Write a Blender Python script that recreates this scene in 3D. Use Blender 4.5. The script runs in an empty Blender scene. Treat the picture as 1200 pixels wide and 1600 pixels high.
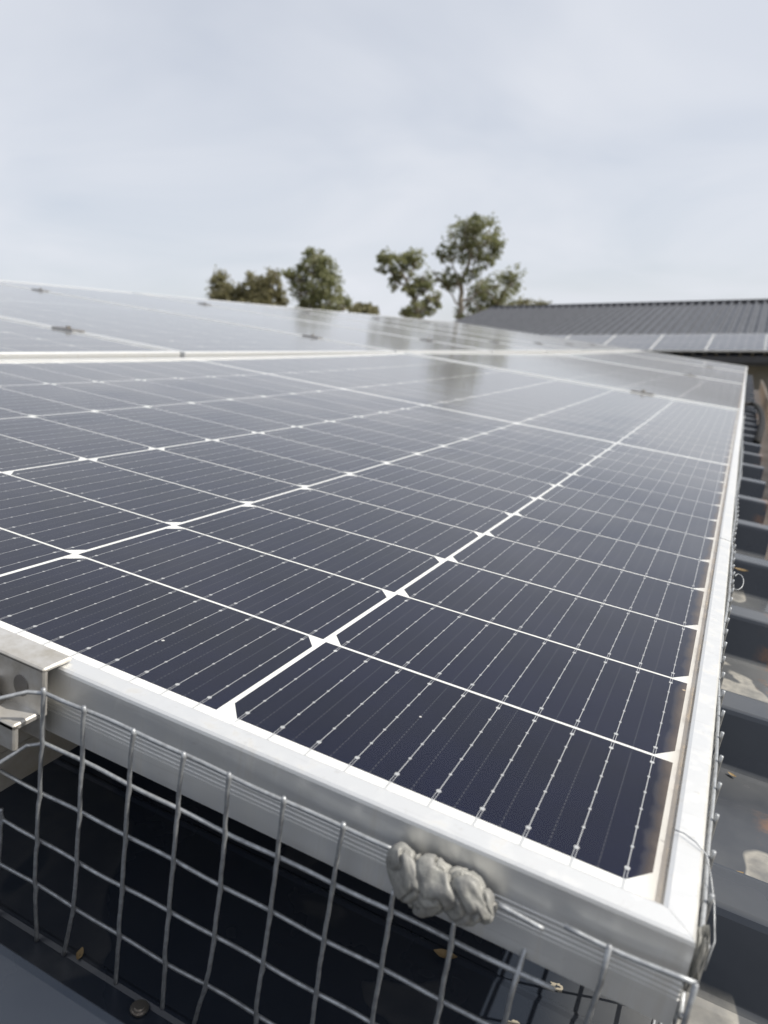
import bpy, math, random
from mathutils import Matrix, Vector, noise as mnoise
random.seed(7)
sc = bpy.context.scene
col = sc.collection
R_ = math.radians

# ------------------------------------------------------------------ roof frame
# The array plane has its own axes: x across the slope (towards the eave), y along the
# eave, z normal to the glass, origin at the near right cell.  ROOF tilts it by the pitch.
PITCH = R_(8.607)
ROOF = Matrix.Rotation(PITCH, 4, 'Y')

# ------------------------------------------------------------------ camera
CAM_P = Vector((0.169214, -0.242698, 0.180986))
CR = Vector((0.893998, 0.427160, 0.135283))
CD = Vector((0.235138, -0.190248, -0.953161))
CF = Vector((-0.381415, 0.883934, -0.270523))
FPX = 1180.59
cam = bpy.data.cameras.new('camera')
camo = bpy.data.objects.new('camera', cam)
col.objects.link(camo)
m = Matrix.Identity(4)
for i in range(3):
    m[i][0] = CR[i]; m[i][1] = -CD[i]; m[i][2] = -CF[i]; m[i][3] = CAM_P[i]
camo.matrix_world = ROOF @ m
cam.sensor_fit = 'VERTICAL'; cam.sensor_height = 36.0; cam.sensor_width = 27.0
cam.lens = 36.0 * FPX / 1600.0
cam.clip_start = 0.01; cam.clip_end = 6000
cam.dof.use_dof = True
cam.dof.focus_distance = 0.43
cam.dof.aperture_fstop = 11.5
sc.camera = camo
CAM_W = ROOF @ CAM_P

# ------------------------------------------------------------------ world
SUN_L = Vector((0.70, 0.25, 1.0)).normalized()
SUN_W = (ROOF.to_3x3() @ SUN_L).normalized()
SUN_EL = math.asin(SUN_W.z); SUN_AZ = math.atan2(SUN_W.x, SUN_W.y)
w = bpy.data.worlds.new('World'); sc.world = w; w.use_nodes = True
nt = w.node_tree; nt.nodes.clear()
def N(t, typ, **kw):
    n = t.nodes.new(typ)
    for k, v in kw.items(): setattr(n, k, v)
    return n
sky = N(nt, 'ShaderNodeTexSky', sky_type='NISHITA', sun_disc=False, sun_elevation=SUN_EL, sun_rotation=SUN_AZ,
        altitude=600, air_density=1.0, dust_density=2.5, ozone_density=1.0)
tc = N(nt, 'ShaderNodeTexCoord')
sep = N(nt, 'ShaderNodeSeparateXYZ'); nt.links.new(tc.outputs['Generated'], sep.inputs[0])
add = N(nt, 'ShaderNodeMath', operation='ADD'); nt.links.new(sep.outputs['Z'], add.inputs[0]); add.inputs[1].default_value = 0.22
mx = N(nt, 'ShaderNodeMath', operation='MAXIMUM'); nt.links.new(add.outputs[0], mx.inputs[0]); mx.inputs[1].default_value = 0.1
dx = N(nt, 'ShaderNodeMath', operation='DIVIDE'); nt.links.new(sep.outputs['X'], dx.inputs[0]); nt.links.new(mx.outputs[0], dx.inputs[1])
dy = N(nt, 'ShaderNodeMath', operation='DIVIDE'); nt.links.new(sep.outputs['Y'], dy.inputs[0]); nt.links.new(mx.outputs[0], dy.inputs[1])
cmb = N(nt, 'ShaderNodeCombineXYZ'); nt.links.new(dx.outputs[0], cmb.inputs[0]); nt.links.new(dy.outputs[0], cmb.inputs[1])
ns = N(nt, 'ShaderNodeTexNoise'); ns.inputs['Scale'].default_value = 1.1; ns.inputs['Detail'].default_value = 4
ns.inputs['Roughness'].default_value = 0.5; ns.inputs['Distortion'].default_value = 0.5
nt.links.new(cmb.outputs[0], ns.inputs['Vector'])
mr = N(nt, 'ShaderNodeMapRange'); nt.links.new(ns.outputs['Fac'], mr.inputs['Value'])
mr.inputs['From Min'].default_value = 0.3; mr.inputs['From Max'].default_value = 0.7
mr.inputs['To Min'].default_value = 0.66; mr.inputs['To Max'].default_value = 0.97
mixc = N(nt, 'ShaderNodeMix', data_type='RGBA')
nt.links.new(mr.outputs[0], mixc.inputs['Factor'])
nt.links.new(sky.outputs[0], mixc.inputs['A'])
mixc.inputs['B'].default_value = (6.85, 7.08, 7.62, 1)
bg = N(nt, 'ShaderNodeBackground'); bg.inputs['Strength'].default_value = 0.1
nt.links.new(mixc.outputs['Result'], bg.inputs['Color'])
out = N(nt, 'ShaderNodeOutputWorld'); nt.links.new(bg.outputs[0], out.inputs[0])

# ------------------------------------------------------------------ sun, exposure
sl = bpy.data.lights.new('sun', 'SUN'); sl.energy = 5.0; sl.angle = R_(0.6); sl.color = (1.0, 0.94, 0.84)
so = bpy.data.objects.new('sun', sl); col.objects.link(so)
so.rotation_euler = SUN_W.to_track_quat('Z', 'Y').to_euler()
sc.view_settings.view_transform = 'Standard'
sc.view_settings.look = 'None'
sc.view_settings.exposure = 0.2
sc.view_settings.gamma = 1.0
sc.view_settings.use_curve_mapping = False
sc.cycles.max_bounces = 10; sc.cycles.transparent_max_bounces = 12

# ------------------------------------------------------------------ helpers
def mesh(name, verts, faces, mat=None, smooth=False, mats=None, fm=None):
    me = bpy.data.meshes.new(name)
    me.from_pydata([tuple(v) for v in verts], [], faces)
    if mats:
        for q in mats: me.materials.append(q)
        for p, i in zip(me.polygons, fm): p.material_index = i
    elif mat: me.materials.append(mat)
    if smooth:
        for p in me.polygons: p.use_smooth = True
    me.update()
    return me
def link(name, me, parent=None, loc=(0, 0, 0), mat4=None):
    o = bpy.data.objects.new(name, me); col.objects.link(o)
    if parent is not None:
        o.parent = parent
    if mat4 is not None: o.matrix_local = mat4
    else: o.location = loc
    return o
def tag(o, label, cat, group=None):
    o['label'] = label; o['category'] = cat
    if group: o['group'] = group
    return o
def empty(name, label, cat, mat4, group=None):
    o = bpy.data.objects.new(name, None); col.objects.link(o)
    o.empty_display_size = 0.1
    o.matrix_world = mat4
    return tag(o, label, cat, group)
def T(x, y, z): return Matrix.Translation((x, y, z))
class MB:
    def __init__(s): s.v = []; s.f = []
    def quad(s, a, b, c, d):
        n = len(s.v); s.v += [a, b, c, d]; s.f.append((n, n+1, n+2, n+3))
    def box(s, x0, x1, y0, y1, z0, z1):
        n = len(s.v)
        s.v += [(x0,y0,z0),(x1,y0,z0),(x1,y1,z0),(x0,y1,z0),(x0,y0,z1),(x1,y0,z1),(x1,y1,z1),(x0,y1,z1)]
        s.f += [(n,n+3,n+2,n+1),(n+4,n+5,n+6,n+7),(n,n+1,n+5,n+4),(n+1,n+2,n+6,n+5),(n+2,n+3,n+7,n+6),(n+3,n,n+4,n+7)]
    def bbox(s, x0, x1, y0, y1, z0, z1, b):
        # box with bevelled edges: three nested cross-sections
        n = len(s.v); v = []
        for z, i in ((z0, b), (z0+b, 0), (z1-b, 0), (z1, b)):
            for (sx, sy) in ((0,0),(1,0),(1,1),(0,1)):
                X = (x0+i) if not sx else (x1-i); Y = (y0+i) if not sy else (y1-i)
                bx = b if i == 0 else b*0.4; dxs = bx if not sx else -bx; dys = bx if not sy else -bx
                order = ((X, Y+dys), (X+dxs, Y)) if (sx, sy) in ((0,0),(1,1)) else ((X+dxs, Y), (X, Y+dys))
                for p in order: v.append((p[0], p[1], z))
        s.v += v
        for k in range(3):
            for j in range(8):
                a = n+k*8+j; c = n+k*8+(j+1) % 8
                s.f.append((a, c, c+8, a+8))
        s.f.append(tuple(n+7-j for j in range(8))); s.f.append(tuple(n+24+j for j in range(8)))
    def tube(s, pts, r, seg=8, cap=True):
        pts = [Vector(p) for p in pts]; n0 = len(s.v); k = len(pts)
        rr = r if isinstance(r, (list, tuple)) else [r]*k
        up = None
        for i, p in enumerate(pts):
            d = (pts[min(i+1, k-1)] - pts[max(i-1, 0)]).normalized()
            if up is None:
                up = d.orthogonal().normalized()
            up = (up - d*up.dot(d)).normalized(); sd = d.cross(up)
            for j in range(seg):
                a = 2*math.pi*j/seg
                s.v.append(tuple(p + (up*math.cos(a) + sd*math.sin(a))*rr[i]))
        for i in range(k-1):
            for j in range(seg):
                a = n0+i*seg+j; b = n0+i*seg+(j+1) % seg
                s.f.append((a, b, b+seg, a+seg))
        if cap:
            s.f.append(tuple(n0+seg-1-j for j in range(seg))); s.f.append(tuple(n0+(k-1)*seg+j for j in range(seg)))
    def ngon_prism(s, pts, z0, z1):
        n = len(s.v); k = len(pts)
        s.v += [(p[0], p[1], z0) for p in pts] + [(p[0], p[1], z1) for p in pts]
        s.f.append(tuple(n+k+j for j in range(k)))
        s.f.append(tuple(n+k-1-j for j in range(k)))
        for j in range(k): s.f.append((n+j, n+(j+1) % k, n+k+(j+1) % k, n+k+j))
    def mesh(s, name, mat, smooth=False): return mesh(name, s.v, s.f, mat, smooth)

# ------------------------------------------------------------------ materials
def newmat(name):
    mt = bpy.data.materials.new(name); mt.use_nodes = True
    t = mt.node_tree; t.nodes.clear()
    o = N(t, 'ShaderNodeOutputMaterial')
    return mt, t, o
def L(t, a, b): t.links.new(a, b)
def princ(t, base=(.5,.5,.5), rough=.5, metal=0., spec=.5):
    p = N(t, 'ShaderNodeBsdfPrincipled')
    p.inputs['Base Color'].default_value = (*base, 1); p.inputs['Roughness'].default_value = rough
    p.inputs['Metallic'].default_value = metal; p.inputs['Specular IOR Level'].default_value = spec
    return p
def noise(t, scale, detail=4, rough=.5, vec=None, dist=0):
    n = N(t, 'ShaderNodeTexNoise'); n.inputs['Scale'].default_value = scale; n.inputs['Detail'].default_value = detail
    n.inputs['Roughness'].default_value = rough; n.inputs['Distortion'].default_value = dist
    if vec is not None: L(t, vec, n.inputs['Vector'])
    return n
def ramp(t, fac, stops):
    r = N(t, 'ShaderNodeValToRGB'); e = r.color_ramp.elements
    while len(e) < len(stops): e.new(0.5)
    for q, (p, c) in zip(e, stops):
        q.position = p; q.color = (*c, 1) if len(c) == 3 else c
    L(t, fac, r.inputs['Fac']); return r
def maprange(t, v, a, b, c, d):
    n = N(t, 'ShaderNodeMapRange'); L(t, v, n.inputs['Value'])
    for k, x in zip(('From Min','From Max','To Min','To Max'), (a, b, c, d)): n.inputs[k].default_value = x
    return n.outputs[0]
def mathn(t, op, a, b=None):
    n = N(t, 'ShaderNodeMath', operation=op)
    for i, x in enumerate((a, b)):
        if x is None: continue
        if isinstance(x, (int, float)): n.inputs[i].default_value = x
        else: L(t, x, n.inputs[i])
    return n.outputs[0]
def mixcol(t, fac, a, b):
    n = N(t, 'ShaderNodeMix', data_type='RGBA')
    if isinstance(fac, (int, float)): n.inputs['Factor'].default_value = fac
    else: L(t, fac, n.inputs['Factor'])
    for k, x in (('A', a), ('B', b)):
        if isinstance(x, tuple): n.inputs[k].default_value = (*x, 1)
        else: L(t, x, n.inputs[k])
    return n.outputs['Result']
def bump(t, h, strength, dist, p):
    b = N(t, 'ShaderNodeBump'); b.inputs['Strength'].default_value = strength; b.inputs['Distance'].default_value = dist
    L(t, h, b.inputs['Height']); L(t, b.outputs[0], p.inputs['Normal'])
def objco(t, which='Object'):
    return N(t, 'ShaderNodeTexCoord').outputs[which]
def mapped(t, vec, scale):
    mp = N(t, 'ShaderNodeMapping'); mp.inputs['Scale'].default_value = scale; L(t, vec, mp.inputs['Vector']); return mp.outputs[0]

M = {}
def simple(name, c1, c2, scale, rough, metal=0., spec=.5, bmp=0., stretch=(1,1,1), bd=.001):
    mt, t, o = newmat(name)
    v = mapped(t, objco(t), stretch)
    n = noise(t, scale, 5, .6, v)
    p = princ(t, c1, rough, metal, spec)
    L(t, mixcol(t, maprange(t, n.outputs['Fac'], .3, .7, 0, 1), c1, c2), p.inputs['Base Color'])
    L(t, maprange(t, n.outputs['Fac'], .3, .7, rough*.85, min(1, rough*1.15)), p.inputs['Roughness'])
    if bmp: bump(t, n.outputs['Fac'], bmp, bd, p)
    L(t, p.outputs[0], o.inputs[0]); M[name] = mt; return mt

# anodised aluminium frame, with a little grime
mt, t, o = newmat('frame_aluminium'); M['frame'] = mt
oc = objco(t)
n1 = noise(t, 9, 5, .6, oc); n2 = noise(t, 140, 3, .6, oc); n3 = noise(t, 700, 2, .5, mapped(t, oc, (1, 1, 1)))
p = princ(t, (.72,.72,.70), .38, .72)
c = mixcol(t, maprange(t, n1.outputs['Fac'], .35, .7, 0, .5), (.76,.765,.76), (.66,.66,.64))
c = mixcol(t, maprange(t, n2.outputs['Fac'], .64, .78, 0, .35), c, (.48,.45,.40))
n4 = noise(t, 1, 4, .6, mapped(t, oc, (95, 95, 9)), .3); n5 = noise(t, 1, 3, .6, mapped(t, oc, (16, 340, 340)), .2)
c = mixcol(t, maprange(t, n4.outputs['Fac'], .56, .74, 0, .42), c, (.50,.46,.39))
c = mixcol(t, maprange(t, n5.outputs['Fac'], .60, .70, 0, .25), c, (.52,.51,.49))
L(t, c, p.inputs['Base Color'])
L(t, mathn(t, 'ADD', maprange(t, n1.outputs['Fac'], .3, .7, .34, .46), maprange(t, n4.outputs['Fac'], .5, .75, 0, .18)), p.inputs['Roughness'])
bump(t, n3.outputs['Fac'], .05, .0004, p)
L(t, p.outputs[0], o.inputs[0])
simple('clamp_aluminium', (.66,.65,.63), (.42,.395,.35), 75, .45, .7, bmp=.12)
simple('rail_aluminium', (.60,.59,.57), (.42,.39,.34), 45, .5, .75, bmp=.08)
simple('bolt_steel', (.5,.48,.45), (.36,.33,.3), 80, .35, 1.0)
simple('dark_clamp', (.30,.29,.28), (.2,.19,.18), 60, .45, .8)
simple('galvanised_wire', (.42,.44,.46), (.24,.25,.265), 300, .52, .7, bmp=.3)
simple('backsheet_white', (.80,.80,.80), (.75,.75,.74), 12, .5)
simple('ribbon_tin', (.70,.71,.73), (.58,.59,.62), 400, .35, .4)
simple('silicone_grey', (.27,.27,.25), (.14,.14,.138), 190, .5, 0, .5, .6, bd=.0012)
simple('wall_render', (.30,.285,.265), (.22,.21,.195), 3, .9, bmp=.1)
simple('gutter_paint', (.42,.36,.30), (.24,.20,.16), 9, .6, 0, .4, .1)
simple('black_rubber', (.006,.006,.007), (.010,.010,.010), 40, .7, 0, .2)
simple('fascia_dark', (.05,.052,.058), (.04,.04,.045), 4, .5)
simple('bark', (.34,.30,.25), (.20,.17,.13), 5, .9, bmp=.4, stretch=(1,1,.3), bd=.05)
simple('dry_leaf', (.28,.20,.10), (.16,.11,.05), 300, .8)
simple('paving', (.30,.27,.23), (.22,.2,.17), 2, .9)

# silicon cell
mt, t, o = newmat('silicon_cell'); M['cell'] = mt
oc = objco(t); sp = N(t, 'ShaderNodeSeparateXYZ'); L(t, oc, sp.inputs[0])
oi = N(t, 'ShaderNodeObjectInfo')
p = princ(t, (.006,.007,.013), .6, 0, .0)
base = mixcol(t, oi.outputs['Random'], (.0030,.0048,.0150), (.0050,.0068,.0210))
nz = noise(t, 14, 4, .6, oc)
base = mixcol(t, maprange(t, nz.outputs['Fac'], .35, .7, 0, .6), base, (.0060,.0080,.0300))
# thin printed line halfway between two ribbons, broken into dashes
fx = mathn(t, 'FRACT', mathn(t, 'DIVIDE', mathn(t, 'ADD', sp.outputs['X'], .5), .01815))
lx = mathn(t, 'LESS_THAN', mathn(t, 'ABSOLUTE', mathn(t, 'SUBTRACT', fx, mathn(t, 'FRACT', mathn(t, 'DIVIDE', mathn(t, 'ADD', 0.0, .5), .01815)))), .011)
fy = mathn(t, 'GREATER_THAN', mathn(t, 'FRACT', mathn(t, 'DIVIDE', sp.outputs['Y'], .0026)), .45)
base = mixcol(t, mathn(t, 'MULTIPLY', mathn(t, 'MULTIPLY', lx, fy), .55), base, (.12,.125,.14))
L(t, base, p.inputs['Base Color'])
L(t, p.outputs[0], o.inputs[0])

# solar glass: clear sheet with grazing reflection, faint dust that also paints grazing sheen, grime along the eave-side edge
def glass_mat(name, edge_x):
    mt, t, o = newmat(name)
    oc = objco(t); sp = N(t, 'ShaderNodeSeparateXYZ'); L(t, oc, sp.inputs[0])
    fr = N(t, 'ShaderNodeFresnel'); fr.inputs['IOR'].default_value = 1.30
    gl = N(t, 'ShaderNodeBsdfGlossy'); gl.inputs['Roughness'].default_value = .10; gl.inputs['Color'].default_value = (.97,.98,1,1)
    nb = noise(t, 2.2, 3, .5, oc); nb2 = noise(t, 900, 2, .5, oc)
    b = N(t, 'ShaderNodeBump'); b.inputs['Strength'].default_value = .06; b.inputs['Distance'].default_value = .02
    L(t, nb.outputs['Fac'], b.inputs['Height']); L(t, b.outputs[0], gl.inputs['Normal'])
    tr = N(t, 'ShaderNodeBsdfTransparent'); tr.inputs['Color'].default_value = (.95,.96,.96,1)
    m1 = N(t, 'ShaderNodeMixShader'); L(t, fr.outputs[0], m1.inputs[0]); L(t, tr.outputs[0], m1.inputs[1]); L(t, gl.outputs[0], m1.inputs[2])
    df = N(t, 'ShaderNodeBsdfDiffuse')
    n1 = noise(t, 5, 6, .65, oc, .6); n2 = noise(t, 260, 2, .5, oc); n3 = noise(t, 30, 5, .7, oc)
    ge = N(t, 'ShaderNodeNewGeometry'); vd = N(t, 'ShaderNodeVectorMath', operation='DOT_PRODUCT'); L(t, ge.outputs['Normal'], vd.inputs[0]); L(t, ge.outputs['Incoming'], vd.inputs[1])
    slant = mathn(t, 'MAXIMUM', mathn(t, 'ABSOLUTE', vd.outputs['Value']), .04)      # thin dirt colour thickened at grazing angles, painting in extra sheen
    dust_sheen = mathn(t, 'MINIMUM', mathn(t, 'DIVIDE', maprange(t, n1.outputs['Fac'], .35, .75, .0013, .0036), mathn(t, 'MULTIPLY', slant, slant)), .15)
    vo = N(t, 'ShaderNodeTexVoronoi'); vo.inputs['Scale'].default_value = 38; L(t, oc, vo.inputs['Vector'])
    vs = N(t, 'ShaderNodeSeparateColor'); L(t, vo.outputs['Color'], vs.inputs[0])
    speck = mathn(t, 'MULTIPLY', mathn(t, 'LESS_THAN', vo.outputs['Distance'], .036), mathn(t, 'GREATER_THAN', vs.outputs[0], .72))
    ed = mathn(t, 'ABSOLUTE', mathn(t, 'SUBTRACT', sp.outputs['X'], edge_x))
    edn = mathn(t, 'ADD', ed, maprange(t, n3.outputs['Fac'], .3, .7, -.0022, .0022))
    grime = mathn(t, 'MAXIMUM', maprange(t, edn, .0004, .0036, .62, 0), maprange(t, edn, .002, .011, .30, 0))
    fac = mathn(t, 'MAXIMUM', mathn(t, 'MAXIMUM', dust_sheen, mathn(t, 'MULTIPLY', speck, .75)), grime)
    L(t, mixcol(t, maprange(t, grime, .02, .1, 0, 1), (.52,.52,.51), (.40,.33,.25)), df.inputs['Color'])
    m2 = N(t, 'ShaderNodeMixShader'); L(t, fac, m2.inputs[0]); L(t, m1.outputs[0], m2.inputs[1]); L(t, df.outputs[0], m2.inputs[2])
    L(t, m2.outputs[0], o.inputs[0]); M[name] = mt
PW, PL = 1.134, 2.305
glass_mat('solar_glass', PW/2 - .0105)
glass_mat('solar_glass_upright', 5.0)

PAN = -0.128; RIBH = 0.042; RP = 0.234
# painted steel roof sheet with mud stains, scratches, droppings and rust at the eave
mt, t, o = newmat('roof_paint'); M['roof'] = mt
oc = objco(t, 'Object'); sp = N(t, 'ShaderNodeSeparateXYZ'); L(t, oc, sp.inputs[0])
p = princ(t, (.05,.056,.066), .38, 0, .5)
n1 = noise(t, 5, 5, .6, oc); n2 = noise(t, 11, 3, .45, mapped(t, oc, (1, .8, 1)), .4); n3 = noise(t, 120, 4, .6, oc)
base = mixcol(t, maprange(t, n1.outputs['Fac'], .35, .7, 0, 1), (.016,.021,.032), (.026,.032,.043))
eave_dust_sheen = mathn(t, 'MULTIPLY', mathn(t, 'MULTIPLY', maprange(t, sp.outputs['X'], .15, .20, 0, 1), mathn(t, 'MAXIMUM', maprange(t, sp.outputs['Z'], .002, .005, 1.15, 0), maprange(t, sp.outputs['Z'], RIBH-.001, RIBH, 0, .55))), maprange(t, n1.outputs['Fac'], .35, .65, .10, .30))
base = mixcol(t, eave_dust_sheen, base, (.27,.27,.26))  # eave dirt, also painting sky brightness onto open pans and rib tops
stain = ramp(t, n2.outputs['Fac'], [(0, (0,0,0)), (.545, (0,0,0)), (.556, (1,1,1)), (.62, (.45,.45,.45)), (1, (.35,.35,.35))])
low = maprange(t, sp.outputs['Z'], .003, .008, 1, .0)
sf = mathn(t, 'MULTIPLY', mathn(t, 'MULTIPLY', stain.outputs[0], low), mathn(t, 'MULTIPLY', maprange(t, n3.outputs['Fac'], .3, .7, .4, .9), maprange(t, sp.outputs['X'], .12, .20, .10, 1)))
base = mixcol(t, sf, base, (.34,.325,.29))
vo = N(t, 'ShaderNodeTexVoronoi'); vo.inputs['Scale'].default_value = 30; L(t, oc, vo.inputs['Vector'])
vs = N(t, 'ShaderNodeSeparateColor'); L(t, vo.outputs['Color'], vs.inputs[0])
ring = mathn(t, 'LESS_THAN', mathn(t, 'ABSOLUTE', mathn(t, 'SUBTRACT', mathn(t, 'ADD', vo.outputs['Distance'], maprange(t, n3.outputs['Fac'], .3, .7, -.05, .05)), .10)), .018)
ring = mathn(t, 'MULTIPLY', ring, mathn(t, 'GREATER_THAN', vs.outputs[1], .84))
dot = mathn(t, 'MULTIPLY', mathn(t, 'LESS_THAN', vo.outputs['Distance'], .045), mathn(t, 'GREATER_THAN', vs.outputs[0], .85))
base = mixcol(t, mathn(t, 'MULTIPLY', mathn(t, 'MAXIMUM', ring, dot), .7), base, (.42,.38,.30))
rn = noise(t, 16, 5, .7, oc)
rust = mathn(t, 'MULTIPLY', maprange(t, sp.outputs['X'], .246, .262, 0, 1), maprange(t, rn.outputs['Fac'], .55, .65, 0, .55))
base = mixcol(t, rust, base, (.26,.12,.045))
L(t, base, p.inputs['Base Color'])
L(t, mathn(t, 'ADD', maprange(t, n1.outputs['Fac'], .3, .7, .22, .34), mathn(t, 'MULTIPLY', sf, .5)), p.inputs['Roughness'])
bump(t, n1.outputs['Fac'], .12, .01, p)
L(t, p.outputs[0], o.inputs[0])

simple('far_roof_paint', (.078,.083,.096), (.062,.067,.080), 1.3, .5)

# foliage
def leafmat(name, a, b):
    mt, t, o = newmat(name)
    ge = N(t, 'ShaderNodeNewGeometry')
    n = noise(t, .9, 3, .6, objco(t))
    f = mathn(t, 'ADD', mathn(t, 'MULTIPLY', ge.outputs['Random Per Island'], .6), maprange(t, n.outputs['Fac'], .3, .7, 0, .4))
    c = mixcol(t, f, a, b)
    d = princ(t, a, .55, 0, .4); L(t, c, d.inputs['Base Color'])
    tl = N(t, 'ShaderNodeBsdfTranslucent'); L(t, c, tl.inputs['Color'])
    ms = N(t, 'ShaderNodeMixShader'); ms.inputs[0].default_value = .5
    L(t, d.outputs[0], ms.inputs[1]); L(t, tl.outputs[0], ms.inputs[2]); L(t, ms.outputs[0], o.inputs[0]); M[name] = mt
leafmat('eucalypt_leaf', (.140,.158,.072), (.29,.295,.16))
leafmat('brown_leaf', (.155,.152,.080), (.29,.27,.155))

# ground
mt, t, o = newmat('ground_earth'); M['ground'] = mt
oc = objco(t); n1 = noise(t, .05, 6, .65, oc); n2 = noise(t, 1.5, 5, .6, oc)
p = princ(t, (.2,.16,.1), .95)
c = mixcol(t, maprange(t, n1.outputs['Fac'], .4, .6, 0, 1), (.085,.085,.04), (.22,.17,.11))
c = mixcol(t, maprange(t, n2.outputs['Fac'], .35, .65, 0, .5), c, (.12,.10,.06))
L(t, c, p.inputs['Base Color']); bump(t, n2.outputs['Fac'], .4, .1, p); L(t, p.outputs[0], o.inputs[0])
simple('hill_scrub', (.075,.085,.06), (.11,.11,.075), .02, .95)

# ------------------------------------------------------------------ ground and hills
GZ = -3.9
g = link('ground', mesh('ground', [(-1500,-600,GZ),(1500,-600,GZ),(1500,2600,GZ),(-1500,2600,GZ)], [(0,1,2,3)], M['ground'])); g['kind'] = 'structure'
def pix_dir(u, v):
    d = CR*((u-600)/FPX) + CD*((v-800)/FPX) + CF
    return (ROOF.to_3x3() @ d)
def at(u, v, dist):
    d = pix_dir(u, v); h = math.hypot(d.x, d.y)
    return CAM_W + d*(dist/h)
vs_, fs_ = [], []
nx, ny = 90, 8
for j in range(ny+1):
    for i in range(nx+1):
        X = -1500 + 3000*i/nx; Y = 1500 + 900*j/ny
        prof = math.sin(math.pi*j/ny)**.8
        h = 62*(.45 + .8*mnoise.noise(Vector((X/420, Y/900, 3.1))) + .25*mnoise.noise(Vector((X/110, Y/200, 7))))
        vs_.append((X, Y, GZ - 1 + max(3, h)*prof))
for j in range(ny):
    for i in range(nx):
        a = j*(nx+1)+i; fs_.append((a, a+1, a+nx+2, a+nx+1))
h_ = link('hills', mesh('hills', vs_, fs_, M['hill_scrub'], True)); h_['kind'] = 'structure'

# ------------------------------------------------------------------ the near building: ribbed roof, gutter, walls
PAN = -0.128; RIBH = 0.042; RP = 0.234
RX0, RX1 = -3.75, 0.268
house = empty('building', 'long building under a dark ribbed metal roof carrying the near solar array', 'building', ROOF @ T(0, 0, PAN))
def rib_profile(n):
    base = [(0,0),(.030,0),(.036,.0022),(.044,.0022),(.050,0)]
    pts = []
    def one(y):
        q = []
        # pan swage, pan swage, rib ; rib top 34 mm, foot 70 mm
        for cy in (.0225, .120):
            q += [(y+cy-.0028,0),(y+cy-.0008,.0011),(y+cy+.0008,.0011),(y+cy+.0028,0)]
        b = y+.164
        q += [(b-.004,0),(b,.0012),(b+.002,.004),(b+.0155,RIBH-.0035),(b+.0175,RIBH-.0008),(b+.021,RIBH),(b+.049,RIBH),(b+.0525,RIBH-.0008),(b+.0545,RIBH-.0035),(b+.068,.004),(b+.070,.0012),(b+.074,0)]
        return q
    for k in range(n): pts += one(k*RP)
    return [(pts[0][0]-.049, 0)] + pts
# sheet: three ribs; profile starts so that rib tops fall on y = 0.127 + k*0.234
prof = rib_profile(3)
ys0 = 0.127 - .164 - .0195
v, f = [], []
xs = [RX0, -2.5, -1.2, -.4, -.1, 0.1, .2, RX1]
for X in xs:
    for (yy, zz) in prof: v.append((X, yy, zz))
k = len(prof)
for i in range(len(xs)-1):
    for j in range(k-1): f.append((i*k+j, (i+1)*k+j, (i+1)*k+j+1, i*k+j+1))
sheet = mesh('roof_sheet', v, f, M['roof'], False)
for i in range(-2, 13):
    s_ = link('roof_sheet', sheet, house, (0, ys0 + i*3*RP, 0.0006*(i % 2)))
# rivet in the pan by the foot of the mesh
b = MB()
for (r0, z0, z1, n) in ((.0040, 0, .0008, 16), (.0033, .0008, .0014, 16), (.0022, .0014, .0020, 14)):
    b.ngon_prism([(r0*math.cos(2*math.pi*q/n), r0*math.sin(2*math.pi*q/n)) for q in range(n)], z0, z1)
screw = b.mesh('rivet', M['bolt_steel'])
for (sx, sy) in ((.0002, -.0395),):
    link('rivet', screw, house, (sx, sy, .0008))
# other slope, ridge cap, fascia, gutter, walls (built in world-levelled coordinates under the house)
inv = (ROOF @ T(0,0,PAN)).inverted()
def wl(x, y, z): return tuple(inv @ Vector((x, y, z)))
YA, YB = -1.6, 9.75
rd = (ROOF @ T(0,0,PAN)) @ Vector((RX0, 0, RIBH)); ev = (ROOF @ T(0,0,PAN)) @ Vector((RX1, 0, 0))
b = MB(); b.quad(wl(rd.x-.01, YA, rd.z-.003), wl(rd.x-.01, YB, rd.z-.003), wl(rd.x-4, YB, rd.z-.62), wl(rd.x-4, YA, rd.z-.62))
link('roof_far_slope', b.mesh('roof_far_slope', M['far_roof_paint']), house)
b = MB()
for (x0, z0, x1, z1) in ((rd.x+.16, rd.z-.012, rd.x, rd.z+.018), (rd.x, rd.z+.018, rd.x-.16, rd.z-.012)):
    b.quad(wl(x0, YA, z0), wl(x0, YB, z0), wl(x1, YB, z1), wl(x1, YA, z1))
link('ridge_cap', b.mesh('ridge_cap', M['roof']), house)
def levelbox(name, mat, x0, x1, y0, y1, z0, z1):
    bb = MB(); bb.box(x0, x1, y0, y1, z0, z1)
    bb.v = [wl(*q) for q in bb.v]
    return link(name, bb.mesh(name, mat), house)
levelbox('wall', M['wall_render'], ev.x-.42, ev.x-.22, YA+.3, YB-.2, GZ, ev.z-.02)
levelbox('wall', M['wall_render'], rd.x-3.6, rd.x-3.4, YA+.3, YB-.2, GZ, rd.z-.70)
levelbox('gable_wall', M['wall_render'], rd.x-3.4, ev.x-.42, YB-.4, YB-.2, GZ, ev.z-.02)
levelbox('gable_wall', M['wall_render'], rd.x-3.4, ev.x-.42, YA+.3, YA+.5, GZ, ev.z-.02)
levelbox('fascia', M['fascia_dark'], ev.x-.045, ev.x-.020, YA+.02, YB-.02, ev.z-.20, ev.z-.016)
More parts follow.
